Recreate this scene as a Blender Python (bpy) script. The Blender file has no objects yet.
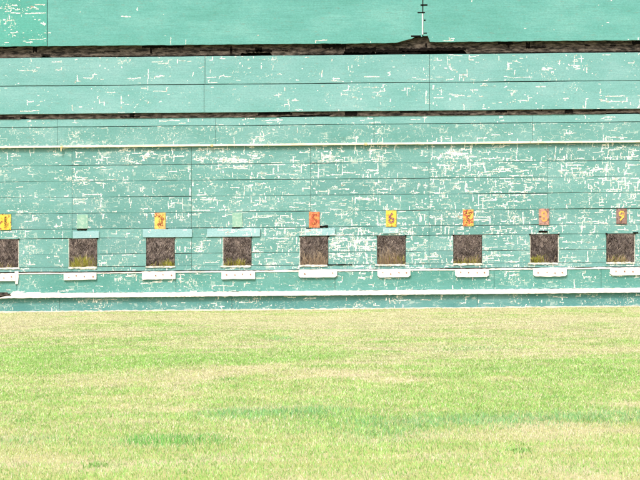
import bpy, math, random
import numpy as np
from math import radians as R

SC = bpy.context.scene
# ------------------------------------------------------------------ camera, sky, sun, exposure
D = 50.0                 # metres from the camera to the target wall (a rifle range)
PX = 49.0                # photo pixels per metre on the wall
F = D * PX               # focal length in photo pixels
HOR = 222.0              # photo row of the horizon
BASE = 310.2             # photo row where wall meets grass, mid picture
HC = (BASE - HOR) / PX   # camera height
SL = 0.0090              # the ground and wall rise gently to the right
cam = bpy.data.cameras.new('camera'); cam_o = bpy.data.objects.new('camera', cam)
SC.collection.objects.link(cam_o); SC.camera = cam_o
cam_o.location = (0, -D, HC); cam_o.rotation_euler = (R(90), 0, 0)
cam.sensor_width = 36; cam.lens = 36 * F / 640
cam.shift_y = (HOR - 240) / 640
cam.clip_start = 0.5; cam.clip_end = 3000

SUN_EL, SUN_AZ = 52.0, 22.0      # sun in front of the wall, a little left of the camera
w = bpy.data.worlds.new('World'); SC.world = w; w.use_nodes = True
nt = w.node_tree; nt.nodes.clear()
sky = nt.nodes.new('ShaderNodeTexSky'); sky.sky_type = 'NISHITA'; sky.sun_disc = False
sky.sun_elevation = R(SUN_EL); sky.sun_rotation = R(180 + SUN_AZ)
sky.air_density = 1.0; sky.dust_density = 6.0; sky.ozone_density = 0.6
bg = nt.nodes.new('ShaderNodeBackground'); bg.inputs[1].default_value = 0.12
out = nt.nodes.new('ShaderNodeOutputWorld')
nt.links.new(sky.outputs[0], bg.inputs[0]); nt.links.new(bg.outputs[0], out.inputs[0])
sl = bpy.data.lights.new('sun', 'SUN'); sl.energy = 1.5; sl.angle = R(10); sl.color = (1, 0.955, 0.89)
so = bpy.data.objects.new('sun', sl); SC.collection.objects.link(so)
so.rotation_euler = (R(90 - SUN_EL), 0, R(-SUN_AZ))
SC.view_settings.view_transform = 'Standard'; SC.view_settings.look = 'None'
SC.view_settings.exposure = 1.15; SC.view_settings.gamma = 1.0
SC.view_settings.use_curve_mapping = False

rng = np.random.default_rng(11)
random.seed(11)
C = SC.collection

def WX(u, d=0.0): return (u - 320.0) * (D - d) / F             # photo column -> x on a plane d in front of the wall
def WZ(v, d=0.0): return HC + (HOR - v) * (D - d) / F          # photo row (at mid picture) -> height before the slope
def zs(x, z): return z + SL * x                                 # heights follow the slope of the ground

# ------------------------------------------------------------------ materials
def new_mat(name):
    m = bpy.data.materials.new(name); m.use_nodes = True
    n = m.node_tree; n.nodes.clear()
    o = n.nodes.new('ShaderNodeOutputMaterial'); b = n.nodes.new('ShaderNodeBsdfPrincipled')
    n.links.new(b.outputs[0], o.inputs[0])
    b.inputs['Specular IOR Level'].default_value = 0.25
    return m, n, b
def N(n, t, **k):
    x = n.nodes.new(t)
    for a, v in k.items(): setattr(x, a, v)
    return x
def coords(n, sx, sy, sz):
    tc = N(n, 'ShaderNodeTexCoord'); mp = N(n, 'ShaderNodeMapping')
    mp.inputs['Scale'].default_value = (sx, sy, sz)
    n.links.new(tc.outputs['Object'], mp.inputs[0]); return mp.outputs[0]
def noise(n, vec, scale, detail=4, rough=0.6):
    x = N(n, 'ShaderNodeTexNoise'); x.inputs['Scale'].default_value = scale
    x.inputs['Detail'].default_value = detail; x.inputs['Roughness'].default_value = rough
    n.links.new(vec, x.inputs['Vector']); return x.outputs['Fac']
def ramp(n, fac, stops):
    r = N(n, 'ShaderNodeValToRGB'); e = r.color_ramp.elements
    while len(e) < len(stops): e.new(0.5)
    for i, (p, c) in enumerate(stops):
        e[i].position = p; e[i].color = (*c, 1) if len(c) == 3 else c
    n.links.new(fac, r.inputs[0]); return r.outputs[0]
def mix(n, fac, a, b, mode='MIX'):
    x = N(n, 'ShaderNodeMix', data_type='RGBA', blend_type=mode)
    for s, v in ((0, fac), (6, a), (7, b)):
        if isinstance(v, (int, float)): x.inputs[s].default_value = v
        elif isinstance(v, tuple): x.inputs[s].default_value = (*v, 1)
        else: n.links.new(v, x.inputs[s])
    return x.outputs[2]
def bump(n, b, h, strength, dist):
    x = N(n, 'ShaderNodeBump'); x.inputs['Strength'].default_value = strength; x.inputs['Distance'].default_value = dist
    n.links.new(h, x.inputs['Height']); n.links.new(x.outputs[0], b.inputs['Normal'])

WHITEP = (0.80, 0.77, 0.71)
def paint(name, base, dark, light, speck=0.45, grain=0.5, rough=0.65, net=0.0):
    """weathered green paint on board: mottled tone, grain along the board, small chips, pale scuffs"""
    m, n, b = new_mat(name)
    o = coords(n, 1, 1, 1)
    at = N(n, 'ShaderNodeAttribute', attribute_name='tone')
    big = noise(n, coords(n, .55, 1, 1.3), 1.6, 5, .62)
    c = ramp(n, big, [(0.30, dark), (0.5, base), (0.72, light)])
    c = mix(n, 1.0, c, ramp(n, at.outputs['Fac'], [(0, (.86, .88, .89)), (0.5, (1, 1, 1)), (1, (1.0, 1.0, 1.0))]), 'MULTIPLY')
    gr = noise(n, coords(n, 1.2, 1, 60), 1.5, 5, .7)
    c = mix(n, grain, c, mix(n, 1.0, c, ramp(n, gr, [(0.33, (.80, .84, .84)), (0.6, (1.08, 1.05, 1.04))]), 'MULTIPLY'))
    fs = noise(n, coords(n, 28, 1, 42), 1.0, 3, .75)
    c = mix(n, 1.0, c, ramp(n, fs, [(.32, (.84, .85, .85)), (.5, (1, 1, 1)), (.68, (1.16, 1.12, 1.12))]), 'MULTIPLY')
    # small chips, stretched along and across the grain
    s1 = noise(n, coords(n, 16, 1, 45), 1.0, 3, .6); s2 = noise(n, coords(n, 50, 1, 15), 1.0, 3, .6)
    mx = N(n, 'ShaderNodeMath', operation='MAXIMUM'); n.links.new(s1, mx.inputs[0]); n.links.new(s2, mx.inputs[1])
    ms = noise(n, coords(n, 1.5, 1, 2), 1.4, 3, .6)
    ad = N(n, 'ShaderNodeMath', operation='MULTIPLY_ADD'); n.links.new(ms, ad.inputs[0]); ad.inputs[1].default_value = .5; n.links.new(mx.outputs[0], ad.inputs[2])
    k = ramp(n, ad.outputs[0], [(0.945 - 0.08 * speck, (0, 0, 0)), (0.985 - 0.08 * speck, (1, 1, 1))])
    c = mix(n, k, c, mix(n, noise(n, o, 30, 2), WHITEP, (.50, .47, .40)))
    if net > 0:      # fine network of cracks with pale edges, broken up in patches
        wv = N(n, 'ShaderNodeTexNoise'); wv.inputs['Scale'].default_value = 9; n.links.new(o, wv.inputs['Vector'])
        va = N(n, 'ShaderNodeVectorMath', operation='MULTIPLY_ADD'); va.inputs[1].default_value = (.05, 0, .03); n.links.new(wv.outputs['Color'], va.inputs[0]); n.links.new(o, va.inputs[2])
        mp = N(n, 'ShaderNodeMapping'); mp.inputs['Scale'].default_value = (6.5, .01, 10); n.links.new(va.outputs[0], mp.inputs[0])
        v1 = N(n, 'ShaderNodeTexVoronoi', feature='F1', distance='CHEBYCHEV'); v2 = N(n, 'ShaderNodeTexVoronoi', feature='F2', distance='CHEBYCHEV')
        for q in (v1, v2): q.inputs['Scale'].default_value = 1.0; n.links.new(mp.outputs[0], q.inputs['Vector'])
        sb = N(n, 'ShaderNodeMath', operation='SUBTRACT'); n.links.new(v2.outputs['Distance'], sb.inputs[0]); n.links.new(v1.outputs['Distance'], sb.inputs[1])
        ln = ramp(n, sb.outputs[0], [(.03, (1, 1, 1)), (.06, (0, 0, 0))])
        pm = ramp(n, noise(n, coords(n, 3.5, 1, 7), 1.0, 4, .7), [(.50, (0, 0, 0)), (.58, (net * .6,) * 3)])
        c = mix(n, mix(n, 1.0, ln, pm, 'MULTIPLY'), c, (.66, .68, .62))
    # thin dark grime
    g = noise(n, coords(n, 7, 1, 26), 1.0, 4, .7)
    c = mix(n, ramp(n, g, [(0.58, (0, 0, 0)), (0.72, (.40, .40, .40))]), c, (.15, .145, .12))
    n.links.new(c, b.inputs['Base Color']); b.inputs['Roughness'].default_value = rough
    bump(n, b, gr, .35, .004)
    return m

def simple(name, c1, c2, scale=6, rough=.8, stretch=(1, 1, 1), c3=None, bm=.3, lo=.35, hi=.65):
    m, n, b = new_mat(name)
    f = noise(n, coords(n, *stretch), scale, 6, .68)
    st = [(lo, c1), (hi, c2)] if c3 is None else [(lo, c1), ((lo + hi) / 2, c2), (hi, c3)]
    n.links.new(ramp(n, f, st), b.inputs['Base Color']); b.inputs['Roughness'].default_value = rough
    bump(n, b, f, bm, .01); return m

M = {}
M['sheet'] = paint('green_sheet_paint', (0.092, 0.288, 0.270), (0.073, 0.255, 0.230), (0.130, 0.330, 0.312), speck=-1.2, grain=.8)
M['sheet_bright'] = paint('bright_green_sheet_paint', (0.064, 0.275, 0.238), (0.052, 0.230, 0.198), (0.083, 0.305, 0.270), speck=-.3, grain=.5)
M['mid'] = paint('pale_green_board_paint', (0.140, 0.320, 0.319), (0.112, 0.292, 0.284), (0.182, 0.355, 0.362), speck=0, grain=.6)
M['low'] = paint('weathered_green_board_paint', (0.114, 0.275, 0.265), (0.088, 0.242, 0.227), (0.161, 0.322, 0.321), speck=.45, net=.6)
M['low2'] = paint('deep_green_board_paint', (0.083, 0.250, 0.227), (0.060, 0.215, 0.190), (0.120, 0.295, 0.278), speck=.3, net=.5)
M['base'] = paint('teal_green_kickboard_paint', (0.081, 0.235, 0.230), (0.057, 0.195, 0.198), (0.120, 0.275, 0.276), speck=.4, net=.5)
M['blue'] = paint('pale_blue_board_paint', (.235, .405, .440), (.205, .370, .400), (.30, .455, .485), speck=-.5, grain=.35)
M['chip'] = simple('bare_primer_chip', (.26, .20, .16), (.58, .60, .55), 14, .8, (1, 1, 1), (.82, .82, .77), lo=.34, hi=.56)
M['white'] = simple('weathered_white_paint', (.48, .42, .38), (.66, .60, .56), 8, .6, (1, 1, 3), (.76, .72, .69), bm=.2, lo=.33, hi=.55)
M['plate'] = simple('chipped_white_plate_paint', (.30, .22, .18), (.66, .61, .56), 11, .7, (1, 1, 1.4), (.78, .74, .70), bm=.4, lo=.26, hi=.50)
M['worn'] = simple('worn_white_and_bare_wood', (.20, .20, .17), (.50, .50, .44), 7, .8, (1.5, 1, 3), (.70, .68, .62), bm=.4, lo=.36, hi=.6)
M['cream'] = simple('cream_conduit_paint', (.62, .52, .38), (.80, .74, .62), 3, .5, (1, 1, 1), bm=.1)
M['timber'] = simple('old_grey_brown_timber', (.008, .007, .006), (.065, .054, .045), 4.2, .9, (1.6, 1, 6), (.135, .115, .098), bm=1, lo=.40, hi=.66)
M['dark'] = simple('dark_timber_and_gap_shade', (.012, .010, .009), (.03, .026, .022), 3, .95)
M['black'] = simple('black_iron_and_hollow_shade', (.004, .004, .004), (.012, .010, .009), 20, .95)  # iron brackets, and the painted shade inside holes, cracks and gaps
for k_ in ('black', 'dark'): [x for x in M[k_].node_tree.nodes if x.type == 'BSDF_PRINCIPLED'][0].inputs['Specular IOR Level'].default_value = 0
M['seam'] = simple('brown_batten', (.05, .042, .036), (.16, .13, .11), 2.2, .95, (2, 1, 9))
M['rustbolt'] = simple('rusty_bolt_head', (.20, .09, .07), (.40, .22, .17), 40, .7)
M['concrete'] = simple('pale_concrete', (.38, .33, .27), (.60, .54, .46), 10, .9, (1, 1, 1), (.68, .62, .54))

# ------------------------------------------------------------------ object helpers
def link(name, verts, faces, mats, fm=None, parent=None, tone=None, smooth=False):
    me = bpy.data.meshes.new(name); me.from_pydata([tuple(v) for v in verts], [], [tuple(f) for f in faces])
    for m in (mats if isinstance(mats, (list, tuple)) else [mats]): me.materials.append(m)
    if fm is not None: me.polygons.foreach_set('material_index', np.array(fm, dtype=np.int32))
    a = me.attributes.new('tone', 'FLOAT', 'FACE')
    a.data.foreach_set('value', np.array(tone if tone is not None else [0.5] * len(faces), dtype=np.float32))
    if smooth: me.polygons.foreach_set('use_smooth', [True] * len(faces))
    me.update(); o = bpy.data.objects.new(name, me); C.objects.link(o)
    if parent: o.parent = parent
    return o
def tag(o, label=None, cat=None, group=None, kind=None):
    for k, v in (('label', label), ('category', cat), ('group', group), ('kind', kind)):
        if v: o[k] = v
    return o
def empty(name, loc=(0, 0, 0)):
    o = bpy.data.objects.new(name, None); C.objects.link(o); o.location = loc; o.empty_display_size = .2
    return o
class MB:
    def __init__(s): s.v = []; s.f = []; s.m = []; s.t = []
    def add(s, vs, fs, m=0, t=.5):
        b = len(s.v); s.v += list(vs)
        for f in fs: s.f.append([i + b for i in f]); s.m.append(m); s.t.append(t)
    def box(s, x0, x1, y0, y1, z0, z1, m=0, t=.5, slope=True, bev=0.0):
        q = (lambda x, z: zs(x, z)) if slope else (lambda x, z: z)
        e = bev
        # front (y0) face inset by a bevel
        P = [(x0 + e, y0, z0 + e), (x1 - e, y0, z0 + e), (x1 - e, y0, z1 - e), (x0 + e, y0, z1 - e),
             (x0, y0 + e, z0), (x1, y0 + e, z0), (x1, y0 + e, z1), (x0, y0 + e, z1),
             (x0, y1, z0), (x1, y1, z0), (x1, y1, z1), (x0, y1, z1)]
        P = [(x, y, q(x, z)) for x, y, z in P]
        F_ = [(0, 1, 2, 3), (4, 5, 1, 0), (5, 6, 2, 1), (6, 7, 3, 2), (7, 4, 0, 3),
              (4, 8, 9, 5), (5, 9, 10, 6), (6, 10, 11, 7), (7, 11, 8, 4), (8, 11, 10, 9)]
        if e == 0:
            P = P[4:]; F_ = [(0, 1, 2, 3), (0, 4, 5, 1), (1, 5, 6, 2), (2, 6, 7, 3), (3, 7, 4, 0), (4, 7, 6, 5)]
        s.add(P, F_, m, t)
    def prism(s, pts, y0, y1, m=0, t=.5, slope=True):
        n = len(pts)
        P = [(x, y0, zs(x, z) if slope else z) for x, z in pts] + [(x, y1, zs(x, z) if slope else z) for x, z in pts]
        s.add(P, [tuple(range(n)), tuple(range(2 * n - 1, n - 1, -1))] + [(i, i + n, (i + 1) % n + n, (i + 1) % n) for i in range(n)], m, t)
    def tube(s, p, q, r, k=8, m=0, slope=True):
        p = np.array(p, float); q = np.array(q, float); d = q - p; d /= np.linalg.norm(d)
        a = np.cross(d, (0, 0, 1) if abs(d[2]) < .9 else (1, 0, 0)); a /= np.linalg.norm(a); b = np.cross(d, a)
        P = [c + r * (a * math.cos(2 * math.pi * i / k) + b * math.sin(2 * math.pi * i / k)) for c in (p, q) for i in range(k)]
        if slope: P = [(x, y, zs(x, z)) for x, y, z in P]
        s.add(P, [(i, (i + 1) % k, (i + 1) % k + k, i + k) for i in range(k)] + [tuple(range(k - 1, -1, -1)), tuple(range(k, 2 * k))], m)
    def build(s, name, mats, parent=None, smooth=False):
        return link(name, s.v, s.f, mats, s.m, parent, s.t, smooth)

# ------------------------------------------------------------------ paint chips: one big map of where the primer shows
CW, CH = 0.0105, 0.0090
GX0, GX1, GZ0, GZ1 = -10.2, 10.2, 0.0, 8.4
NX, NZ = int((GX1 - GX0) / CW), int((GZ1 - GZ0) / CH)
chip = np.zeros((NX, NZ), bool)
jx = rng.uniform(-.38, .38, (NX + 1, NZ + 1)) * CW; jz = rng.uniform(-.40, .40, (NX + 1, NZ + 1)) * CH
def dens(u, v):
    """how worn the paint is, read off the photograph: u, v = photo column / row at mid picture"""
    if v < 44:
        return .16 if u < 47 else (.004 if u < 424 else (.035 if (v > 22 or 590 < u < 615) else .01))
    if v < 113: return .07 if u < 205 else (.085 if u < 429 else .17)
    if v < 126: return .16
    if v < 143: return .10 if u < 530 else .05
    if v < 227:
        d = .10 if u < 72 else (.32 if u < 191 else (.42 if u < 310 else (.44 if u < 429 else (.62 if u < 547 else .54))))
        if 200 < u < 262 and 150 < v < 168: d *= 1.7
        if 125 < u < 190 and 148 < v < 162: d *= 1.7
        if 320 < u < 345 and 150 < v < 165: d *= 1.8
        if 72 < u < 191 and v > 195: d *= .75
        return d
    if v < 270: return .12 if u < 190 else (.40 if u < 300 else .80)
    if v < 291: return .17 if u < 430 else .14
    return .20
def noise2(a, b, seed):
    r = np.random.default_rng(seed); g = r.random((64, 64))
    i, j = int(math.floor(a)) % 64, int(math.floor(b)) % 64; fa, fb = a - math.floor(a), b - math.floor(b)
    fa = fa * fa * (3 - 2 * fa); fb = fb * fb * (3 - 2 * fb)
    return (g[i, j] * (1 - fa) + g[(i + 1) % 64, j] * fa) * (1 - fb) + (g[i, (j + 1) % 64] * (1 - fa) + g[(i + 1) % 64, (j + 1) % 64] * fa) * fb
_g = [np.random.default_rng(k).random((64, 64)) for k in range(6)]
def vn(a, b, k):
    g = _g[k]; i0 = np.floor(a).astype(int); j0 = np.floor(b).astype(int); fa = a - i0; fb = b - j0
    fa = fa * fa * (3 - 2 * fa); fb = fb * fb * (3 - 2 * fb); i = i0 % 64; j = j0 % 64; i1 = (i + 1) % 64; j1 = (j + 1) % 64
    return (g[i, j] * (1 - fa) + g[i1, j] * fa) * (1 - fb) + (g[i, j1] * (1 - fa) + g[i1, j1] * fa) * fb
def stroke(i, j, horiz, n, thick):
    for _ in range(n):
        if 0 <= i < NX and 0 <= j < NZ:
            chip[i, j] = True
            if thick and random.random() < .55:
                if horiz and j + 1 < NZ: chip[i, j + 1] = True
                elif not horiz and i + 1 < NX: chip[i + 1, j] = True
        if horiz:
            i += 1
            if random.random() < .05: j += random.choice((-1, 1))
        else:
            j += 1
            if random.random() < .06: i += random.choice((-1, 1))
    return i, j
ROWV = (163.3, 179.2, 195.2, 211.2, 227.0, 236.3, 252.2, 264.9)
NS = 135000
ss = rng.random((NS, 3))
for k in range(NS):
    x = GX0 + ss[k, 0] * (GX1 - GX0); z = GZ0 + ss[k, 1] * (GZ1 - GZ0)
    u = 320 + x * PX; v = HOR - (z - HC) * PX
    d = dens(u, v)
    c = .6 * vn(np.float64(x * 1.7 + 9), np.float64(z * 3.1), 0) + .4 * vn(np.float64(x * 5 + 5), np.float64(z * 8.0), 1)
    d *= max(0.10, .32 + (c - .40) * 2.3)
    if 146 < v < 270 and u > 60 and min(abs(v - q) for q in ROWV) < 1.3: d *= 1.6
    if ss[k, 2] > d * .44: continue
    i = int((x - GX0) / CW); j = int((z - GZ0) / CH)
    t = random.random()
    if t < .50: stroke(i, j, random.random() < .65, 1 + int(random.expovariate(.6)), random.random() < .4)          # speck
    elif t < .64: stroke(i, j, True, 4 + int(random.expovariate(.12)), random.random() < .5)       # streak along the grain
    elif t < .80: stroke(i, j, False, 3 + int(random.expovariate(.16)), random.random() < .6)       # crack across
    else:                                                                                           # hooked, comb-like break
        for _ in range(random.randint(2, 5)):
            h = random.random() < .55
            i, j = stroke(i, j, h, 3 + int(random.expovariate(.2 if h else .28)), random.random() < .5)
            if h and random.random() < .5: i -= random.randint(2, 10)
            if not h and random.random() < .6: j -= random.randint(2, 8)
def patch(u, v, w, h, p=.6):                                   # larger bare places seen in the photo
    for _ in range(int(w * h * .6)):
        x = WX(u + random.gauss(0, w / 3)); z = WZ(v + random.gauss(0, h / 3))
        i = int((x - GX0) / CW); j = int((z - GZ0) / CH)
        if random.random() < p: stroke(i, j, True, random.randint(1, 8), True)
for a in ((232, 159, 30, 5), (255, 155, 14, 5), (145, 156, 8, 7), (200, 158, 12, 4), (370, 171, 8, 3, .9), (325, 156, 10, 6), (297, 165, 10, 3), (452, 155, 18, 5),
          (461, 151, 12, 3), (334, 246, 9, 7, .7), (300, 243, 3, 8), (455, 189, 8, 3), (505, 172, 22, 3), (595, 172, 12, 3), (365, 245, 6, 6), (430, 210, 5, 14, .4),
          (12, 4, 14, 2), (10, 7, 20, 2), (35, 6, 10, 2), (5, 18, 9, 1.2), (37, 18, 9, 1.2), (16, 33, 3, 3), (16, 22, 3, 3), (30, 40, 12, 1), (545, 71, 16, 3, .5), (600, 104, 5, 5), (455, 97, 8, 3, .5), (575, 70, 3, 6)):
    patch(*a)

def flakes(mb, x0, x1, z0, z1, yfun, m=1):
    """adds the chips that lie on one board (1.5 mm proud of its paint) to the board's mesh"""
    i0 = max(0, int(math.ceil((x0 - GX0) / CW)) ); i1 = min(NX, int((x1 - GX0) / CW))
    j0 = max(0, int(math.ceil((z0 - GZ0) / CH)) ); j1 = min(NZ, int((z1 - GZ0) / CH))
    if i1 <= i0 or j1 <= j0: return
    I, J = np.nonzero(chip[i0:i1, j0:j1]); I += i0; J += j0
    if len(I) == 0: return
    cache = {}
    V = []; Fs = []
    def vid(i, j):
        k = (i, j)
        if k not in cache:
            x = GX0 + i * CW + jx[i, j]; z = GZ0 + j * CH + jz[i, j]
            x = min(max(x, x0), x1); z = min(max(z, z0), z1)
            cache[k] = len(V); V.append((x, yfun(x, z) - .0015, zs(x, z)))
        return cache[k]
    for i, j in zip(I.tolist(), J.tolist()):
        Fs.append((vid(i, j), vid(i + 1, j), vid(i + 1, j + 1), vid(i, j + 1)))
    mb.add(V, Fs, m)

def wav(x, s, a):   # slow waviness of an old board edge
    return a * (math.sin(x * 1.9 + s * 7.1) * .5 + math.sin(x * 5.3 + s * 3.7) * .3 + math.sin(x * 13.1 + s * 1.3) * .2)

def plank(mb, x0, x1, z0, z1, yf, th, seed, m=0, t=.5, lean=0.0, wob=.0035, bottom=None, chips=True, chip_m=1):
    """one board: front subdivided along its length, edges slightly wavy, leaning by `lean`; bottom(x) may bite into its lower edge"""
    n = max(1, int((x1 - x0) / .22)); xs = np.linspace(x0, x1, n + 1)
    if bottom is not None: xs = np.unique(np.concatenate([xs, np.arange(x0, x1, .045), [x1]]))
    n = len(xs) - 1
    e = .004
    yfun = lambda x, z: yf + lean * (z - z0) + wav(x, seed + .5, .002)
    V = []
    for x in xs:
        zb = z0 + wav(x, seed, wob) + (bottom(x) if bottom else 0); zt = z1 + wav(x, seed + 3.3, wob)
        for (y, z) in ((yfun(x, zb + e), zb + e), (yfun(x, zt - e), zt - e), (yfun(x, zt) + e, zt), (yf + th, zt), (yf + th, zb), (yfun(x, zb) + e, zb)):
            V.append((x, y, zs(x, z)))
    Fs = []
    for i in range(n):
        a = i * 6; b = a + 6
        for k in range(6):
            k2 = (k + 1) % 6; Fs.append((a + k, b + k, b + k2, a + k2))
    Fs += [tuple(range(5, -1, -1)), tuple(n * 6 + k for k in range(6))]
    # face 0 of each segment must look at the camera
    mb.add(V, [f[::-1] for f in Fs], m, t)
    if chips: flakes(mb, x0 + .004, x1 - .004, z0 + .007, z1 - .007, yfun, chip_m)

def spans(x0, x1, holes):
    out = []; a = x0
    for h0, h1 in sorted(holes):
        if h1 <= a or h0 >= x1: continue
        if h0 > a: out.append((a, h0))
        a = max(a, h1)
    if a < x1: out.append((a, x1))
    return out

XL, XR = -10.0, 10.0
# ------------------------------------------------------------------ window positions
WU = [4.5, 83.0, 160.5, 237.2, 314.0, 391.3, 467.6, 544.3, 620.7]
HW, VT, VB = 14.3, 236.3, 264.9
holes = [(WX(u - HW), WX(u + HW)) for u in WU]

# ================================================================== TARGET WALL (the lowest, with the nine openings)
wall = tag(empty('target_wall', (0, 0, 0)), 'long weathered green board wall with nine square openings standing on the grass', 'wall')
joints = [-285, -166, -47, 72, 191.5, 310.5, 429, 547.5, 666, 785]
rows = [144.0, 163.3, 179.2, 195.2, 211.2, 227.0, 236.3, 252.2, 264.9, 269.6]
G = .0030
TH = .03
for k in range(len(joints) - 1):
    x0 = max(XL, WX(joints[k])) + G * .8; x1 = min(XR, WX(joints[k + 1])) - G * .8
    if x1 <= x0: continue
    mb = MB()
    for r in range(len(rows) - 1):
        z1 = WZ(rows[r]) - G; z0 = WZ(rows[r + 1]) + G * (1 if r not in (4, 8) else 1.9)
        cut = r in (6, 7)
        dz = random.uniform(-.0025, .0025)
        for (a, b) in spans(x0, x1, holes if cut else []):
            plank(mb, a, b, z0 + dz, z1 + dz, random.uniform(-.004, .004), TH, random.random() * 9, 0, random.random(), random.uniform(-.006, .010), wob=.0048)
    mb.build('board_panel', [M['low'], M['chip']], wall)
# lower skirt, a little proud, thin white ledge along its top
for k, (a, b) in enumerate(zip([-171, -60, 17, 176, 335, 494, 601], [-60, 17, 176, 335, 494, 601, 812])):
    x0, x1 = max(XL, WX(a)) + .003, min(XR, WX(b)) - .003
    mb = MB(); plank(mb, x0, x1, WZ(290.8, .03), WZ(271.4, .03), -.035, .05, k + .3, 0, .5, .004)
    mb.build('skirt_board', [M['low2'], M['chip']], wall)
def worn_strip(name, v0, v1, d, th, mat, seed, amp, parent, gap=None, u0=-170, u1=810):
    """white painted strip with a chipped upper and lower edge"""
    mb = MB(); xs = np.arange(WX(u0), WX(u1), .035); rr = np.random.default_rng(seed)
    za = WZ(v1, d); zb = WZ(v0, d); V = []
    e1 = rr.uniform(-1, 1, len(xs)); e2 = rr.uniform(-1, 1, len(xs))
    for i, x in enumerate(xs):
        u = 320 + x * PX
        t = zb + e1[i] * amp * (zb - za); b = za + e2[i] * amp * .6 * (zb - za)
        if gap: t, b = gap(u, t, b)
        V += [(x, -d, zs(x, b)), (x, -d, zs(x, t)), (x, -d + th, zs(x, t)), (x, -d + th, zs(x, b))]
    Fs = []
    for i in range(len(xs) - 1):
        a = i * 4; c = a + 4
        Fs += [(a, c, c + 1, a + 1), (a + 1, c + 1, c + 2, a + 2), (a + 2, c + 2, c + 3, a + 3), (a + 3, c + 3, c, a)]
    n = len(xs) - 1
    Fs += [(0, 1, 2, 3), (4 * n + 3, 4 * n + 2, 4 * n + 1, 4 * n)]
    mb.add(V, Fs); return mb.build(name, mat, parent)
def thin(u, t, b):
    k = vn(np.float64(u * .06), np.float64(3.2), 2)
    if u < 110: return b + (t - b) * (.45 + .4 * k), b
    return b + (t - b) * (.55 + .7 * k), b
worn_strip('ledge_strip', 269.8, 271.5, .045, .05, M['white'], 5, .12, wall, thin)
# kickboard below the concrete ledge
for k, (a, b) in enumerate(zip([-171, 60, 232, 477, 640], [60, 232, 477, 640, 812])):
    mb = MB(); x0, x1 = max(XL, WX(a)) + .003, min(XR, WX(b)) - .003
    plank(mb, x0, x1, WZ(309.2, .04), WZ(295.4, .04), -.04, .05, k + 2.3, 0, .5, 0)
    mb.build('kickboard', [M['base'], M['chip']], wall)
# timber studs and a dark lining behind the boards
mb = MB()
for (a, b) in spans(XL, XR, holes):
    mb.box(a + .012, b - .012, .035, .055, WZ(290), WZ(236.0) , t=.5)
mb.box(XL, XR, .035, .055, WZ(235.9), WZ(146)); mb.box(XL, XR, .035, .055, WZ(308.5), WZ(290.2))
for h0, h1 in holes: mb.box(h0 - .011, h1 + .011, .035, .055, WZ(289.9), WZ(265.5))
mb.build('backing', M['seam'], wall)
mb = MB()
mb.box(XL, XR, .06, .15, WZ(150), WZ(144)); 
for u in (-130, -52, 44, 122, 199, 276, 352, 429, 506, 582, 660, 740):
    x = WX(u)
    mb.box(x - .05, x + .05, .06, .15, .02, WZ(151), slope=True)
mb.build('stud_frame', M['timber'], wall)
# window frames: sill, jambs, dark corner brackets
jamb_look = {0: 'r', 1: 'l', 2: '', 3: 'l', 4: 'l', 5: '', 6: '', 7: 'lr', 8: 'r'}
for k, (u, (h0, h1)) in enumerate(zip(WU, holes)):
    fr = MB(); zt, zb = WZ(VT), WZ(VB)
    j = .008
    fr.box(h0 - .002, h0 + j, -.004, .07, zb, zt, m=0 if 'l' in jamb_look[k] else 1, bev=.002)
    fr.box(h1 - j, h1 + .002, -.004, .07, zb, zt, m=0 if 'r' in jamb_look[k] else 1, bev=.002)
    fr.box(h0 + j, h1 - j, .0, .10, zt - .012, zt + .002, m=1)
    f = fr.build('window_frame', [M['worn'], M['timber']], wall)
    s = MB(); e0, e1 = random.uniform(0, .05), random.uniform(-.02, .03)
    xs = np.linspace(h0 - e0, h1 + e1, 15); top = [(x, zb + .004 + random.uniform(-.006, .004)) for x in xs]
    bot = [(x, zb - .034 + random.uniform(-.006, .012)) for x in xs[::-1]]
    s.prism(bot[::-1] + top[::-1], -.022, .10, 0)
    s.build('window_sill', M['worn'], f)
    for sx, x in ((-1, h0), (1, h1)):
        if (k, sx) in ((0, -1), (1, -1), (3, -1), (6, 1), (2, -1)): continue
        b = MB(); q_ = random.uniform(.010, .022); b.box(x - q_, x + q_, -.03, -.009, zt - q_, zt + q_ * .7, bev=.004)
        b.build('corner_bracket', M['black'], f)
# pale blue lintel boards over the openings
for (a, b, v0, v1) in ((73, 99, 229.2, 236.2), (143, 192, 227.8, 235.8), (207, 260, 228, 236.0), (304.5, 335, 228.6, 235.6), (383, 398.5, 228.3, 234.2)):
    mb = MB(); plank(mb, WX(a), WX(b), WZ(v1, .03), WZ(v0, .03), -.026, .015, a, 0, .6, 0)
    mb.build('lintel_board', [M['blue'], M['chip']], wall)
# small rotten holes in the boards, their inner shade painted as black plates
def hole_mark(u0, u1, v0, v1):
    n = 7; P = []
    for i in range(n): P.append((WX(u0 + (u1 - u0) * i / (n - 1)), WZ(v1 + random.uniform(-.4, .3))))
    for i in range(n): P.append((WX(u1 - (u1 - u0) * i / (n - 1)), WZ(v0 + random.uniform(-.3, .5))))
    mb = MB(); mb.prism(P, -.0095, .005, 0); mb.build('rot_hole_shade', M['black'], wall)
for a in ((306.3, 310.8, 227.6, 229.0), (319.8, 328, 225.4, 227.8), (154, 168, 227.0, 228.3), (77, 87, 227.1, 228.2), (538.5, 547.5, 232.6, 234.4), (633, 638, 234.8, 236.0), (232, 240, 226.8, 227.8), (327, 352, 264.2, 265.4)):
    hole_mark(*a)

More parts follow.
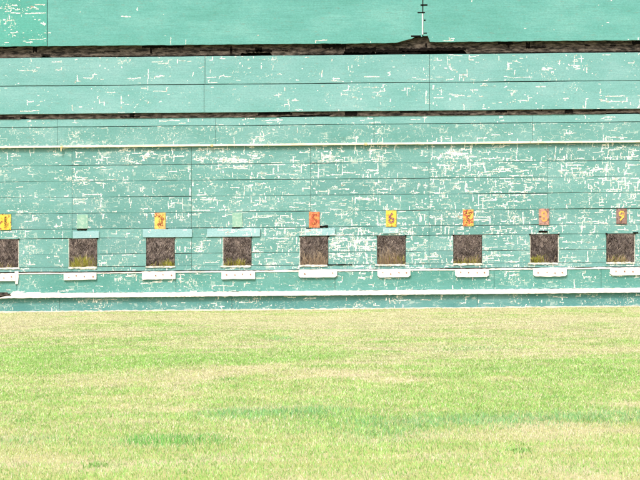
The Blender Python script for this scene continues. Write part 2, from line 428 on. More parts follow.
# ================================================================== MIDDLE BAFFLE
mid = tag(empty('middle_baffle', (0, 0, 0)), 'middle band of pale green boards between the two dark timber gaps', 'baffle')
DM = .10
for a, b, (v0, v1), nm in [(-171, -20, (55.2, 83.2), 'm'), (-20, 205, (55.2, 83.2), 'm'), (205, 429.5, (55.2, 83.2), 'm'), (429.5, 654, (55.2, 83.2), 'm'), (654, 812, (55.2, 83.2), 'm'),
                           (-171, -20, (83.7, 111.6), 'm'), (-20, 204, (83.7, 111.6), 'm'), (204, 429.5, (83.7, 111.6), 'm'), (429.5, 654, (83.7, 111.6), 'm'), (654, 812, (83.7, 111.6), 'm')]:
    mb = MB(); x0 = max(XL, WX(a, DM)) + .004; x1 = min(XR, WX(b, DM)) - .004
    plank(mb, x0, x1, WZ(v1, DM) + .002, WZ(v0, DM) - .002, -DM + random.uniform(-.004, .004), .03, random.random() * 9, 0, .3 + .4 * random.random(), random.uniform(-.004, .006), wob=.004)
    mb.build('board_panel', [M['mid'], M['chip']], mid)
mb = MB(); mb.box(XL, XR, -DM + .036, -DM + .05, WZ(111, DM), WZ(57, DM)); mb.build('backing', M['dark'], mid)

# ================================================================== LOWER BAFFLE (narrow rows above the conduit)
lob = tag(empty('lower_baffle', (0, 0, 0)), 'narrow two-row band of green boards just above the cream conduit', 'baffle')
DL = .05
for a, b in zip([-171, -101, 57.5, 215.5, 374, 532.5, 691], [-101, 57.5, 215.5, 374, 532.5, 691, 812]):
    mb = MB(); x0 = max(XL, WX(a, DL)) + .003; x1 = min(XR, WX(b, DL)) - .003
    plank(mb, x0, x1, WZ(124.6, DL) + .003, WZ(116.6, DL), -DL + .004, .03, random.random() * 9, 2, .5, 0)
    plank(mb, x0, x1, WZ(143.4, DL), WZ(124.8, DL) - .004, -DL, .03, random.random() * 9, 0, random.random(), .006)
    mb.build('board_panel', [M['low'], M['chip'], M['mid']], lob)
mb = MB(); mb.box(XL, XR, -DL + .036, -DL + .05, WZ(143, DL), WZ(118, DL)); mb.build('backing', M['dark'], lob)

# ================================================================== UPPER BAFFLE
up = tag(empty('upper_baffle', (0, 0, 0)), 'smooth green upper baffle of large sheets along the top with a chipped lower edge', 'baffle')
DU = .18
def bite(x):
    u = 320 + x * PX * D / (D - DU)
    z = .002 * math.sin(x * 9) + .002 * math.sin(x * 23)
    if 396 < u < 414: z += (u - 396) / 18 * 5.0 / PX
    elif 414 <= u < 430: z += 6.0 / PX
    return z
vbot = 43.7
for a, b, mt, vtop in ((-171, 47, 'sheet_bright', -20), (47.4, 422.4, 'sheet', -20), (423.3, 812, 'sheet', -20)):
    mb = MB(); x0 = max(XL, WX(a, DU)) + .002; x1 = min(XR, WX(b, DU)) - .002
    dv = -.6 if a > 400 else 0
    plank(mb, x0, x1, WZ(vbot + dv, DU), WZ(vtop, DU), -DU, .025, a * .01, 0, .5, 0, wob=.003, bottom=bite)
    mb.build('baffle_sheet', [M[mt], M['chip']], up)
mb = MB()
mb.box(WX(421.9, DU), WX(423.2, DU), -DU - .003, -DU + .02, WZ(35.5, DU), WZ(14.5, DU), bev=.003)
mb.build('split_edge', M['white'], up)
for (u0, u1, v0, v1) in ((420.5, 427.5, 5.2, 6.8), (417.5, 425, 12.8, 14.2), (423.8, 425.6, 20.5, 22.0), (423.5, 427, 33.6, 34.6), (411, 421, 36.2, 37.8)):
    mb = MB(); mb.box(WX(u0, DU), WX(u1, DU), -DU - .0035, -DU + .01, WZ(v1, DU), WZ(v0, DU), bev=.003)
    mb.build('split_crack', M['black'], up)
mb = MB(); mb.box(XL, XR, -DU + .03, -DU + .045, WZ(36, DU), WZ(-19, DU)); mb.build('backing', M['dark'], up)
mb = MB(); mb.box(XL, XR, -DU - .03, .25, WZ(-20.6, DU), WZ(-23, DU)); mb.build('capping_board', M['timber'], up)
# posts that carry all the baffles, behind the boards
for u in (-130, 44, 199, 352, 506, 660, 780):
    p = MB(); p.box(WX(u) - .06, WX(u) + .06, .16, .28, 0, WZ(-20)); 
    tag(p.build('support_post', M['timber']), None)

posts = [o for o in C.objects if o.name.startswith('support_post')]
for p in posts: p.parent = up

# ---------------- timber beams in the two gaps, with rotten notches over a dark hollow
def beam(parent, v0, v1, d, th, notches, seed, u0=-170, u1=812):
    rr = np.random.default_rng(seed); xs = np.arange(WX(u0), WX(u1), .03); V = []; zb0, zt0 = WZ(v1, d), WZ(v0, d)
    for x in xs:
        u = 320 + x * F / (D - d); t = zt0 + rr.uniform(-.004, .004); b = zb0 + rr.uniform(-.004, .004)
        for (a, c, side, depth) in notches:
            if a < u < c:
                k = depth / PX * min(1, (u - a) / 1.5, (c - u) / 1.5) * rr.uniform(.75, 1.1)
                if side == 't': t -= k
                else: b += k
        if t - b < .008: t = b + .008
        yy = -d + rr.uniform(-.003, .003)
        V += [(x, yy, zs(x, b)), (x, yy, zs(x, t)), (x, -d + th, zs(x, t)), (x, -d + th, zs(x, b))]
    Fs = []; n = len(xs) - 1
    for i in range(n):
        a = i * 4; c = a + 4
        Fs += [(a, c, c + 1, a + 1), (a + 1, c + 1, c + 2, a + 2), (a + 2, c + 2, c + 3, a + 3), (a + 3, c + 3, c, a)]
    Fs += [(0, 1, 2, 3), (4 * n + 3, 4 * n + 2, 4 * n + 1, 4 * n)]
    return link('timber_beam', V, Fs, M['timber'], None, parent)
nu = [(3, 17, 't', 2.2), (32, 37, 't', 5), (142, 185, 't', 3.8), (120, 142, 't', .8), (240, 272, 'b', 3.0), (322, 346, 't', 5), (343, 376, 'b', 4.2), (376, 466, 'b', 4.6), (408, 424, 't', 1.5),
      (475, 481, 't', 1.2), (498, 513, 't', 3.0), (507, 512, 't', 6), (632, 646, 't', 4.8), (526, 545, 'b', 1.0), (195, 240, 'b', 1.0), (40, 52, 'b', 1.6), (560, 600, 't', .8)]
beam(up, 37.0, 55.0, .07, .10, nu, 3)
nl = [(345, 357, 't', 4), (257, 292, 't', 3), (495, 507, 't', 2.4), (565, 573, 't', 4), (592, 605, 't', 2.2), (400, 418, 't', 1.8), (20, 30, 'b', 1.2), (130, 136, 't', 3), (280, 330, 'b', 1), (540, 543, 't', 3), (605, 640, 'b', 1.2)]
beam(mid, 110.5, 116.6, .06, .09, nl, 4)
def lump(parent, pts, d):   # black plates painting the shade of rotten cavities and gap edges
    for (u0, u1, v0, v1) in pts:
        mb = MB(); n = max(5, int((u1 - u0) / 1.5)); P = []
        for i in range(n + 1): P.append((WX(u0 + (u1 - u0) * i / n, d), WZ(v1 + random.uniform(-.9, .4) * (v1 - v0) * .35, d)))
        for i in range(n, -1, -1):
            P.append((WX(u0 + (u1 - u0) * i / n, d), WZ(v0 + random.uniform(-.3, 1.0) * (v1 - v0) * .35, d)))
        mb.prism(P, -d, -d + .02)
        mb.build('rot_hole_shade', M['black'], parent)
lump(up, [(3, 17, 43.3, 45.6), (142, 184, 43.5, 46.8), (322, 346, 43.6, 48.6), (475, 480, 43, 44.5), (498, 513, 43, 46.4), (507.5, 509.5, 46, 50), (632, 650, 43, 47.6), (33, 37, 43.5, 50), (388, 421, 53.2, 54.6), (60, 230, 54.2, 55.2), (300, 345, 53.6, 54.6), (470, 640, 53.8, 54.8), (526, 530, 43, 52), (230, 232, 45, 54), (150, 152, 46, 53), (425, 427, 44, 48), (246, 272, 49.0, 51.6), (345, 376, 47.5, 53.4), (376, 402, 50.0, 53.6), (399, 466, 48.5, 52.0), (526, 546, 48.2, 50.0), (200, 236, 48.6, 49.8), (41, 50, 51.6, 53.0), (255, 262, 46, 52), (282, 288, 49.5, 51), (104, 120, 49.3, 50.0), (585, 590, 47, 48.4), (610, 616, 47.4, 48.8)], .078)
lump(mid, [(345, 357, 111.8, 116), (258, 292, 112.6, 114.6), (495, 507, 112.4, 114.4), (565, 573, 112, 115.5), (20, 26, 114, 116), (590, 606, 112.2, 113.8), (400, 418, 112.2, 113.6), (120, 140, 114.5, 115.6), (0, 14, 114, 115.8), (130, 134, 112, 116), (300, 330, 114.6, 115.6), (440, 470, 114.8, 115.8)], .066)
# small board blocks seen in the gap
# added sheets far behind the gaps, coloured near black as the hollow's shade
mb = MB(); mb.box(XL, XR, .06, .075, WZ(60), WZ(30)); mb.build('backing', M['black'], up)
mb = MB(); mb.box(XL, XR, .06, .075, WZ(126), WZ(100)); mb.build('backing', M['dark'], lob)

# ================================================================== CREAM CONDUIT
con = tag(empty('conduit_pipe', (0, 0, 0)), 'cream conduit strip running level along the green wall above the openings', 'pipe')
DC = .072
for a, b in ((-171, 60.5), (62.5, 210.5), (213, 364.5), (367, 530), (530.4, 812)):
    mb = MB(); x0, x1 = max(XL, WX(a, DC)), min(XR, WX(b, DC))
    xs = np.linspace(x0, x1, 12)
    for p, q in zip(xs[:-1], xs[1:]):
        mb.box(p, q, -DC, -.045, WZ(145.3, DC) + wav(p, 1, .001), WZ(143.3, DC), bev=.006)
    mb.build('pipe_length', M['cream'], con)
for u in (61.5, 211.8, 365.8):
    mb = MB(); mb.tube((WX(u, DC) - .022, -.066, WZ(144.7, DC)), (WX(u, DC) + .022, -.066, WZ(144.7, DC)), .030, 10)
    if u == 61.5: mb.box(WX(u) - .012, WX(u) + .012, -.09, -.07, WZ(149), WZ(145.2))
    mb.build('pipe_coupling', simple('aged_cream_coupling', (.50, .40, .20), (.66, .56, .34), 8), con)

# ================================================================== CONCRETE LEDGE with broken left end
led = tag(empty('concrete_ledge', (0, 0, 0)), 'long white painted concrete ledge low on the wall, broken at its left end', 'ledge')
def brk(u, t, b):
    if u < 2: return b + .02, b - .0
    if u < 11: return b + .025 + .003 * (u - 2), b
    if 16 < u < 20: return t + .06, b
    if 12 <= u < 16: return t + .035, b
    if 20 <= u < 26: return t + .045 * (26 - u) / 6, b
    if 26 <= u < 60: return t + .012, b
    return t, b
worn_strip('ledge_face', 290.9, 295.4, .12, .12, M['white'], 8, .07, led, brk)
mb = MB(); mb.box(WX(-14), WX(12), -.121, -.05, WZ(293.2, .1), WZ(292, .1)); mb.box(WX(-20), WX(8), -.05, -.036, WZ(292.0), WZ(289.5))
mb.build('broken_core', M['timber'], led)
mb = MB(); P = [(WX(15.2), WZ(268.5)), (WX(18.6), WZ(268.5)), (WX(18.9), WZ(274)), (WX(18.2), WZ(281)), (WX(15.6), WZ(281)), (WX(15.0), WZ(275))]
mb.prism(P[::-1], -.062, -.03); tag(mb.build('white_batten', M['white']), 'short white batten hanging upright beside the leftmost white holder plate', 'batten')

foot = MB()
xs = np.arange(XL, XR, .06)
P = [(x, WZ(308.7, .1) + random.uniform(-.006, .012)) for x in xs]
foot.prism(([(xs[0], -.1)] + [(xs[-1], -.1)] + P[::-1]), -.085, .02)
tag(foot.build('footing', M['concrete']), 'thin pale concrete footing along the foot of the green wall', 'footing')

# ================================================================== TARGET HOLDER PLATES (white, four rusty bolts each)
PL = [(-18, 15.2, 271.0, 278.2), (63.6, 96.4, 270.8, 277.8), (142, 175.3, 270.2, 278.0), (221.5, 255, 270.2, 278.3), (298.7, 337, 269.6, 277.6), (377.5, 410.3, 269.8, 278.0), (455.3, 489, 270.6, 278.2), (533.2, 566.8, 270.4, 278.4), (610.3, 646, 270.6, 278.0)]
ordn = ['leftmost white plate, cut off by the picture edge beside the hanging batten', 'white plate under the second opening from the left, below the faint green blank sign',
        'white plate under the opening marked 3, third from the left', 'white plate under the fourth opening, below the longest pale blue lintel',
        'widest white plate, ragged right end, under the middle opening marked 5', 'white plate with cut lower corners under the opening marked 6',
        'white plate under the opening marked 7', 'white plate under the opening marked 8, second from the right', 'rightmost white plate, under the opening marked 9, running out of the picture']
for k, (a, b, v0, v1) in enumerate(PL):
    d = .075; x0, x1 = WX(a, d), WX(b, d); zt, zb = WZ(v0, d), WZ(v1, d)
    t = tag(empty('holder_plate', ((x0 + x1) / 2, -.05, zs((x0 + x1) / 2, zb))), ordn[k], 'plate', 'white holder plates under the openings')
    c = .035 if k >= 4 else .008
    n = 10; top = [(x, zt + random.uniform(-.004, .006)) for x in np.linspace(x0, x1, n)]
    P = [(x0, zb + c), (x0 + c * 1.2, zb)] + [(x, zb + random.uniform(-.004, .004)) for x in np.linspace(x0 + c * 1.6, x1 - c * 1.6, 7)] + [(x1 - c * 1.2, zb), (x1, zb + c)] + top[::-1]
    tl = random.uniform(-.016, .016); P = [(x + random.uniform(-.003, .003), z + tl * (x - x0) + random.uniform(-.003, .003)) for x, z in P]; mb = MB(); mb.prism(P, -d, -.035)
    o = mb.build('plate', M['plate'], t); o.matrix_parent_inverse = t.matrix_world.inverted()
    o.location = (-t.location.x, -t.location.y, -t.location.z); o.matrix_parent_inverse.identity()
    for q in (.15, .40, .64, .88):
        bx = x0 + (x1 - x0) * q + random.uniform(-.012, .012); bz = (zt + zb) / 2 + random.uniform(-.014, .022)
        if random.random() < .15: continue
        m2 = MB(); m2.tube((bx, -d - .012, bz), (bx, -d + .01, bz), random.uniform(.013, .018), 6)
        o = m2.build('bolt', M['rustbolt'], t); o.location = (-t.location.x, -t.location.y, -t.location.z)

# ================================================================== NUMBER SIGNS
def sign_mat(name, c1, c2, spot, lo, sc=34):
    m, n, b = new_mat(name)
    base = ramp(n, noise(n, coords(n, 1, 1, 1), 5, 3), [(.35, c1), (.65, c2)])
    f = noise(n, coords(n, 1, 1, 1), sc, 5, .7)
    c = mix(n, ramp(n, f, [(lo, (0, 0, 0)), (lo + .05, (1, 1, 1))]), base, spot)
    n.links.new(c, b.inputs['Base Color']); b.inputs['Roughness'].default_value = .7
    bump(n, b, f, .3, .003); return m
YEL = (.62, .42, .035); YEL2 = (.66, .47, .09); ORA = (.55, .24, .06); PNK = (.52, .20, .14); BRN = (.18, .11, .085); PUR = (.24, .155, .16); RUST = (.22, .05, .025)
S = [  # u0,u1,v0,v1, digit, plate colours, spot, threshold, digit colours, label
    (0.0, 11.0, 211.5, 227.2, '1', YEL, YEL2, RUST, .53, (.07, .02, .015), 'bright yellow number 1 sign at the far left edge of the wall'),
    (154.6, 165.4, 211.3, 227.6, '3', YEL2, (.62, .30, .14), RUST, .54, (.16, .03, .02), 'yellow number 3 sign, rusted pink-red in its lower half'),
    (309.0, 319.6, 211.8, 227.6, '5', ORA, PNK, (.45, .10, .05), .49, (.20, .03, .025), 'orange-pink speckled number 5 sign above the middle opening'),
    (386.0, 396.4, 211.0, 227.2, '6', YEL, YEL2, (.45, .12, .04), .55, (.14, .045, .09), 'clean yellow sign with a purple-brown 6, rust along its foot'),
    (463.0, 473.4, 210.8, 227.2, '7', YEL2, ORA, (.33, .07, .05), .48, (.12, .02, .02), 'yellow number 7 sign blotched dark red all over'),
    (538.8, 549.2, 210.6, 227.0, '8', (.30, .20, .20), (.45, .24, .17), (.14, .08, .07), .50, (.62, .27, .06), 'dull brown sign with an orange 8, second from the right'),
    (616.4, 626.8, 211.2, 226.6, '9', BRN, PUR, (.10, .06, .05), .52, (.72, .38, .06), 'dark brown sign with a bright orange 9 at the right'),
]
def digit_mesh(ch, cx, cz, h, y, name, mat, parent):
    cu = bpy.data.curves.new('digit', 'FONT'); cu.body = ch; cu.align_x = 'CENTER'; cu.size = 1.0; cu.offset = .022; cu.extrude = .004; cu.resolution_u = 3
    to = bpy.data.objects.new('digit_tmp', cu); C.objects.link(to)
    dg = bpy.context.evaluated_depsgraph_get(); me = bpy.data.meshes.new_from_object(to.evaluated_get(dg))
    C.objects.unlink(to); bpy.data.objects.remove(to)
    co = np.zeros(len(me.vertices) * 3); me.vertices.foreach_get('co', co); co = co.reshape(-1, 3)
    mn, mx = co.min(0), co.max(0); s = h / (mx[1] - mn[1])
    nx = (co[:, 0] - (mn[0] + mx[0]) / 2) * s * .92; nz = (co[:, 1] - (mn[1] + mx[1]) / 2) * s
    new = np.stack([nx + cx, np.full(len(nx), y) - co[:, 2], nz + cz], 1)
    me.vertices.foreach_set('co', new.reshape(-1)); me.materials.clear(); me.materials.append(mat); me.update()
    o = bpy.data.objects.new(name, me); C.objects.link(o); o.parent = parent; return o
dS = .02
for (u0, u1, v0, v1, ch, c1, c2, sp, lo, dc, lab) in S:
    x0, x1, z1, z0 = WX(u0, dS), WX(u1, dS), WZ(v0, dS), WZ(v1, dS); cx = (x0 + x1) / 2
    t = tag(empty('number_sign', (cx, -.004, zs(cx, z0))), lab, 'sign', 'number signs above the openings')
    off = lambda o: setattr(o, 'location', (-t.location.x, -t.location.y, -t.location.z))
    mb = MB(); n = 6
    P = [(x, z0 + random.uniform(-.004, .004)) for x in np.linspace(x0, x1, n)] + [(x, z1 + random.uniform(-.004, .004)) for x in np.linspace(x1, x0, n)]
    mb.prism(P, -dS, -.008); off(mb.build('sign_plate', sign_mat('sign_plate_paint_' + ch, c1, c2, sp, lo, 20), t))
    off(digit_mesh(ch, cx, zs(cx, (z0 + z1) / 2 + .01), (z1 - z0) * .68, -dS - .003, 'number', sign_mat('digit_paint_' + ch, dc, tuple(min(1, q * 1.3) for q in dc), c1, .51, 34), t))
    for q in (.12, .88):
        m2 = MB(); m2.tube((x0 + (x1 - x0) * q, -dS - .004, z0 + .02), (x0 + (x1 - x0) * q, -dS + .002, z0 + .02), .009, 6)
        off(m2.build('screw', M['rustbolt'], t))
mblank = sign_mat('blank_sign_pale_green', (.17, .335, .275), (.215, .375, .305), (.30, .42, .36), .52, 20)
for (u0, u1, v0, v1, lab) in ((77, 88, 212.4, 226.4, 'faded blank pale green sign above the second opening from the left'), (232.2, 242.4, 211.8, 226.4, 'blank cream-green sign between the signs for 3 and 5')):
    mb = MB(); x0, x1 = WX(u0), WX(u1); mb.box(x0, x1, -.014, -.006, WZ(v1), WZ(v0), bev=.002)
    tag(mb.build('blank_sign', mblank), lab, 'sign')

# ================================================================== GROUND
nt_m, n, b = new_mat('thatch_and_soil')
f1 = noise(n, coords(n, 1, 1, 1), .9, 6, .65); f2 = noise(n, coords(n, 1, 1, 1), 30, 5, .75)
c = ramp(n, f1, [(.35, (.36, .40, .13)), (.5, (.44, .43, .19)), (.65, (.50, .45, .27))])
c = mix(n, 1.0, c, ramp(n, f2, [(.3, (.6, .6, .6)), (.65, (1.15, 1.15, 1.1))]), 'MULTIPLY')
n.links.new(c, b.inputs['Base Color']); b.inputs['Roughness'].default_value = .95; bump(n, b, f2, .6, .03)
def gz(x, y):       # gentle lumps in the lawn
    return SL * x + .012 * np.sin(x * .8 + y * .23) * np.clip(-y / 6, 0, 1) + .015 * np.sin(y * .55 + x * .15) * np.clip(-y / 6, 0, 1)
xs = np.concatenate([[-900, -300, -80, -30], np.linspace(-14, 14, 71), [30, 80, 300, 900]]); ys = np.concatenate([[-900, -300, -120, -70], np.linspace(-52, 0, 131), [.6, 8, 30, 120, 1200]])
X, Y = np.meshgrid(xs, ys, indexing='ij'); Z = np.where(np.abs(X) < 40, gz(X, Y), SL * np.clip(X, -40, 40))
V = np.stack([X, Y, Z], -1).reshape(-1, 3); ny = len(ys)
Fs = [(i * ny + j, (i + 1) * ny + j, (i + 1) * ny + j + 1, i * ny + j + 1) for i in range(len(xs) - 1) for j in range(ny - 1)]
tag(link('ground', V.tolist(), Fs, nt_m, smooth=True), kind='structure')

# earth bank behind the wall
mbk, n, b = new_mat('bank_soil')
f1 = noise(n, coords(n, 1, 1, 1), 4.5, 6, .75); f2 = noise(n, coords(n, 1, 1, 1), 26, 5, .75)
c = ramp(n, f1, [(.3, (.14, .115, .10)), (.5, (.29, .245, .21)), (.68, (.44, .38, .33))])
c = mix(n, 1.0, c, ramp(n, f2, [(.32, (.5, .48, .48)), (.66, (1.25, 1.22, 1.2))]), 'MULTIPLY')
n.links.new(c, b.inputs['Base Color']); b.inputs['Roughness'].default_value = .95; bump(n, b, f2, 1, .05)
xs = np.linspace(-14, 14, 281); BO = 3.2
ys = BO + np.concatenate([[.50, .58], np.linspace(.7, 5.2, 70), [6, 9, 12]])
def bank(x, y):
    y = y - BO
    h = np.interp(y, [.5, .58, 1.0, 4.4, 5.6, 9, 12], [-.1, .45, .66, 3.3, 3.7, 3.6, -.1])
    return h + SL * x + (.10 * (vn(x * 2.1 + 50, y * 2.3 + 9, 3) - .5) + .06 * (vn(x * 7 + 90, y * 7 + 3, 4) - .5)) * np.clip((y - .5) * 2, 0, 1) * np.clip((12 - y), 0, 1)
X, Y = np.meshgrid(xs, ys, indexing='ij'); V = np.stack([X, Y, bank(X, Y)], -1).reshape(-1, 3); ny = len(ys)
Fs = [(i * ny + j, (i + 1) * ny + j, (i + 1) * ny + j + 1, i * ny + j + 1) for i in range(len(xs) - 1) for j in range(ny - 1)]
tag(link('earth_bank', V.tolist(), Fs, mbk, smooth=True), kind='structure')

# ------------------------------------------------------------------ blades: big numpy meshes, colour per blade
def blade_mat(name, rough=.7):
    m, n, b = new_mat(name)
    a = N(n, 'ShaderNodeAttribute', attribute_name='blade')
    n.links.new(a.outputs['Color'], b.inputs['Base Color']); b.inputs['Roughness'].default_value = rough
    tr = N(n, 'ShaderNodeBsdfTranslucent'); n.links.new(a.outputs['Color'], tr.inputs[0])
    mx = N(n, 'ShaderNodeMixShader'); mx.inputs[0].default_value = .3
    o = [x for x in n.nodes if x.type == 'OUTPUT_MATERIAL'][0]
    n.links.new(b.outputs[0], mx.inputs[1]); n.links.new(tr.outputs[0], mx.inputs[2]); n.links.new(mx.outputs[0], o.inputs[0])
    return m
def blades(name, px, py, pz, h, wd, lean, col, mat, up_bias=None):
    n = len(px); a = rng.uniform(0, 2 * math.pi, n); la = rng.uniform(0, 2 * math.pi, n)
    dx, dy = np.cos(a) * wd / 2, np.sin(a) * wd / 2
    lx, ly = np.cos(la) * lean * h, np.sin(la) * lean * h
    co = np.zeros((n, 5, 3), np.float32)
    co[:, 0] = np.stack([px - dx, py - dy, pz], 1); co[:, 1] = np.stack([px + dx, py + dy, pz], 1)
    mx_, my_, mz_ = px + lx * .35, py + ly * .35, pz + h * .6
    co[:, 2] = np.stack([mx_ + dx * .75, my_ + dy * .75, mz_], 1); co[:, 3] = np.stack([mx_ - dx * .75, my_ - dy * .75, mz_], 1)
    co[:, 4] = np.stack([px + lx, py + ly, pz + h * (1 - .25 * lean)], 1)
    me = bpy.data.meshes.new(name); me.vertices.add(n * 5); me.vertices.foreach_set('co', co.reshape(-1))
    base = np.arange(n, dtype=np.int32)[:, None] * 5
    loops = np.concatenate([base + np.array([[0, 1, 2, 3]]), base + np.array([[3, 2, 4]])], 1).astype(np.int32).reshape(-1)
    me.loops.add(len(loops)); me.loops.foreach_set('vertex_index', loops)
    me.polygons.add(n * 2)
    st = (np.arange(n)[:, None] * 7 + np.array([[0, 4]])).reshape(-1).astype(np.int32)
    me.polygons.foreach_set('loop_start', st)
    me.materials.append(mat)
    at = me.attributes.new('blade', 'FLOAT_COLOR', 'POINT')
    cc = np.ones((n, 5, 4), np.float32); cc[:, :, :3] = col[:, None, :]
    at.data.foreach_set('color', cc.reshape(-1))
    me.update(calc_edges=True); me.validate()
    o = bpy.data.objects.new(name, me); C.objects.link(o); return o

STRAW = np.array((.58, .54, .375)); YG = np.array((.425, .525, .215)); GRN = np.array((.265, .49, .125)); TEAL = np.array((.20, .43, .18)); PALE = np.array((.66, .64, .46)); DK = np.array((.20, .29, .10))
NB = 900000
dist = np.sqrt(rng.uniform(12.5 ** 2, (D - .03) ** 2, NB))
px = rng.uniform(-1, 1, NB) * (dist * .1306 * 1.12 + .6); py = dist - D
u_ = 320 + px / dist * F; v_ = HOR + HC * F / dist
def fb(x, y, k): return .5 * vn(x, y, k) + .3 * vn(x * 2.3 + 7, y * 2.3 + 3, (k + 1) % 6) + .2 * vn(x * 5.1 + 1, y * 5.1 + 8, (k + 2) % 6)
X = px + 100; Y = py + 100
n1 = fb(X * .55, Y * .28, 0); n2 = fb(X * 1.3, Y * .8, 2); n3 = fb(X * 4.5, Y * 3.0, 4)
green = np.clip((n1 - .5) * 1.2 + .80, 0, 1.1)
vc = v_ + 0.0086 * (u_ - 320)
def band(v0, s): return np.exp(-((vc - v0) / s) ** 2)
def side(u0, u1, s): return 1 / (1 + np.exp(-(u_ - u0) / s)) * 1 / (1 + np.exp((u_ - u1) / s))
# greener and drier places of the lawn, at their real positions
add = -.62 * np.clip((356 - vc) / 40, 0, 1) + (fb(X * .9, Y * 1.6, 1) - .5) * 1.5 + .16 * np.clip((vc - 385) / 30, 0, 1) * side(250, 800, 60)
add += .50 * band(364, 7) * side(-60, 200, 25) + .30 * band(362, 5) * side(220, 330, 20)
add += .30 * band(395, 22) * side(300, 700, 50) + .45 * band(374, 9) * side(440, 680, 30) + .3 * band(384, 6) * side(130, 330, 30)
add += .25 * band(400, 12) * side(-60, 120, 30)
add -= .35 * band(352, 8) * side(400, 700, 40) + .30 * band(378, 6) * side(60, 420, 30) + .20 * band(425, 6) * side(-50, 240, 30) + .12 * band(452, 8) * side(-50, 700, 30) - .35 * band(447, 5) * side(330, 460, 30)
add -= .25 * band(437, 5) * side(330, 700, 30)
green = np.clip(green + add + (n2 - .5) * 1.1, 0, 1.3)
teal = .95 * band(411, 6) * side(205, 345, 14) + 1.6 * band(439, 5) * side(128, 222, 9) + .9 * band(424, 7) * side(350, 700, 35) + .55 * band(436, 8) * side(350, 430, 15) + .4 * band(350, 3) * side(435, 500, 10) + .5 * band(436, 4) * side(0, 60, 10) + .6 * band(338.5, 1.6) * side(270, 292, 3) + .5 * band(414, 5) * side(640, 900, 20)
teal = np.clip(teal * (.35 + 1.3 * n3), 0, 1)
r1 = rng.random(NB); r2 = rng.random(NB); r3 = rng.random(NB)
gsel = np.clip(green + rng.normal(0, .34, NB), 0, 1.2)
col = np.where((gsel < .36)[:, None], STRAW, np.where((gsel < .82)[:, None], YG, GRN))
col = np.where((r2 < .12)[:, None], PALE, col); col = np.where((r2 > .935)[:, None], DK, col)
tsel = r1 < teal * .72
is438 = (band(438, 6) * side(115, 235, 8) > .3)
col = np.where(tsel[:, None], np.where(is438[:, None], np.array((.13, .40, .09)), TEAL), col)
col = col * (0.84 + .32 * r3)[:, None] * (0.82 + .36 * n3)[:, None]
h = (.013 + .017 * rng.random(NB)) * (.8 + .5 * np.clip(green, 0, 1)) * (1 + 1.0 * teal)
h *= np.where(vc < 325, .8, 1)
wd = rng.uniform(.004, .008, NB) * np.clip(dist / 30, .55, 1.4)
g = blades('lawn_grass', px, py, gz(px, py) - .002, h, wd, rng.uniform(.2, 1.3, NB), np.clip(col, 0, .9), blade_mat('grass_blade'))
tag(g, 'short mown lawn of yellow-green grass mixed with straw', 'grass', kind='stuff')
# a ragged fringe of dry grass against the footing
nb = 16000; px = rng.uniform(-9.5, 9.5, nb); py = -.09 - rng.random(nb) ** 2 * .22
fr = vn(px * 3 + 40, px * 0 + 2.5, 1)
hh = (.008 + .024 * rng.random(nb)) * (.25 + fr * 1.3)
col = np.where((rng.random(nb) < .6)[:, None], STRAW * 1.05, YG) * rng.uniform(.7, 1.15, nb)[:, None]
tag(blades('fringe_grass', px, py, gz(px, py), hh, rng.uniform(.005, .009, nb), rng.uniform(.2, .9, nb), col, blade_mat('fringe_blade')), 'dry straw fringe of grass along the foot of the wall', 'grass', kind='stuff')

# small weed tufts scattered in the lawn
wx, wy, wh = [], [], []
for (u, v, sz) in ((282, 338.5, 16), (60, 338, 18), (145, 339, 10), (455, 350, 34), (500, 372, 14), (230, 380, 16), (560, 400, 20), (20, 418, 14), (520, 455, 16), (95, 465, 14), (370, 436, 30), (590, 335, 8)):
    dd = HC * F / (v - HOR); m_ = 45 + sz * 3; x0 = (u - 320) / F * dd
    wx.append(x0 + rng.normal(0, sz / 2 / F * dd, m_)); wy.append(dd - D + rng.normal(0, .12, m_)); wh.append(rng.uniform(.02, .045, m_))
wx = np.concatenate(wx); wy = np.minimum(np.concatenate(wy), -.1); wh = np.concatenate(wh)
tag(blades('weed_tufts', wx, wy, gz(wx, wy), wh, rng.uniform(.005, .010, len(wx)), rng.uniform(.3, 1.2, len(wx)), np.array((.24, .44, .13)) * rng.uniform(.75, 1.25, len(wx))[:, None], blade_mat('weed_blade')), 'small darker green weed tufts dotted over the lawn', 'grass', kind='stuff')

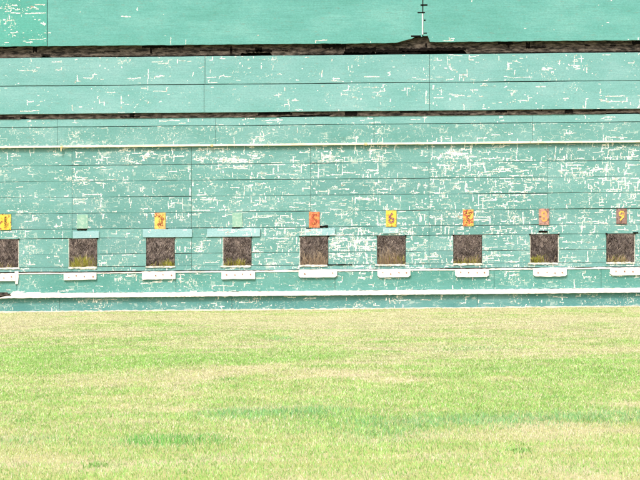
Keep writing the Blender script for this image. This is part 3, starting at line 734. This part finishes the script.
# ------------------------------------------------------------------ dry grass and twigs on the bank, seen through the openings
nb = 70000; px = rng.uniform(-8, 8, nb); py = BO + .72 + rng.random(nb) * 2.0
pz = bank(px, py); t = rng.random(nb)
c0 = np.array((.31, .26, .215)); c1 = np.array((.10, .08, .07)); c2 = np.array((.62, .53, .42)); 
col = np.where((t < .45)[:, None], c0, np.where((t < .80)[:, None], c1, c2)) * (.45 + .9 * vn(px * 6 + 60, py * 5 + 60, 2))[:, None] * rng.uniform(.6, 1.2, nb)[:, None]
col = np.clip(col, 0, .92)
tag(blades('bank_litter', px, py, pz - .005, rng.uniform(.03, .15, nb), rng.uniform(.006, .015, nb), rng.uniform(.7, 2.2, nb), col, blade_mat('dry_litter')), 'dry brown grass litter over the earth bank behind the openings', 'grass', kind='stuff')
# tufts low in the openings: (photo column, strength, yellow-green share, tall straw stems)
px_, h_, c_, y_ = [], [], [], []
for (u, n_, gsh, hmax, wid) in ((78, 120, .7, .30, 6), (86, 130, .6, .32, 7), (168, 150, .85, .16, 4), (155, 60, .3, .20, 8), (233, 150, .7, .17, 7), (243, 90, .5, .16, 5), (308, 60, .0, .34, 8), (320, 70, .0, .42, 7),
                              (385, 110, .2, .26, 6), (396, 110, .15, .26, 6), (390, 70, .0, .50, 9), (462, 110, .6, .16, 6), (474, 110, .5, .20, 5), (537, 130, .9, .14, 4), (548, 60, .2, .18, 8), (613, 120, .35, .18, 5), (624, 120, .3, .18, 6), (4, 60, .3, .20, 9)):
    k = int(n_ * 1.9); xx = WX(u, -1.1 - BO) + rng.normal(0, wid * .8 / PX, k); px_.append(xx); y_.append(BO + rng.uniform(.85, 1.25, k)); h_.append(rng.uniform(.35, 1, k) * hmax)
    g_ = rng.random(k) < gsh
    c_.append(np.where(g_[:, None], np.array((.90, .90, .16)), np.array((.95, .76, .52))) * rng.uniform(.6, 1.04, k)[:, None])
px_ = np.concatenate(px_); y_ = np.concatenate(y_); h_ = np.concatenate(h_); c_ = np.concatenate(c_)
tag(blades('bank_tufts', px_, y_, bank(px_, y_) - .01, h_ * 1.15 + .05, rng.uniform(.010, .020, len(px_)), rng.uniform(.1, .8, len(px_)), c_, blade_mat('tuft_blade')), 'yellow-green and straw tufts growing on the bank low in the openings', 'grass', kind='stuff')
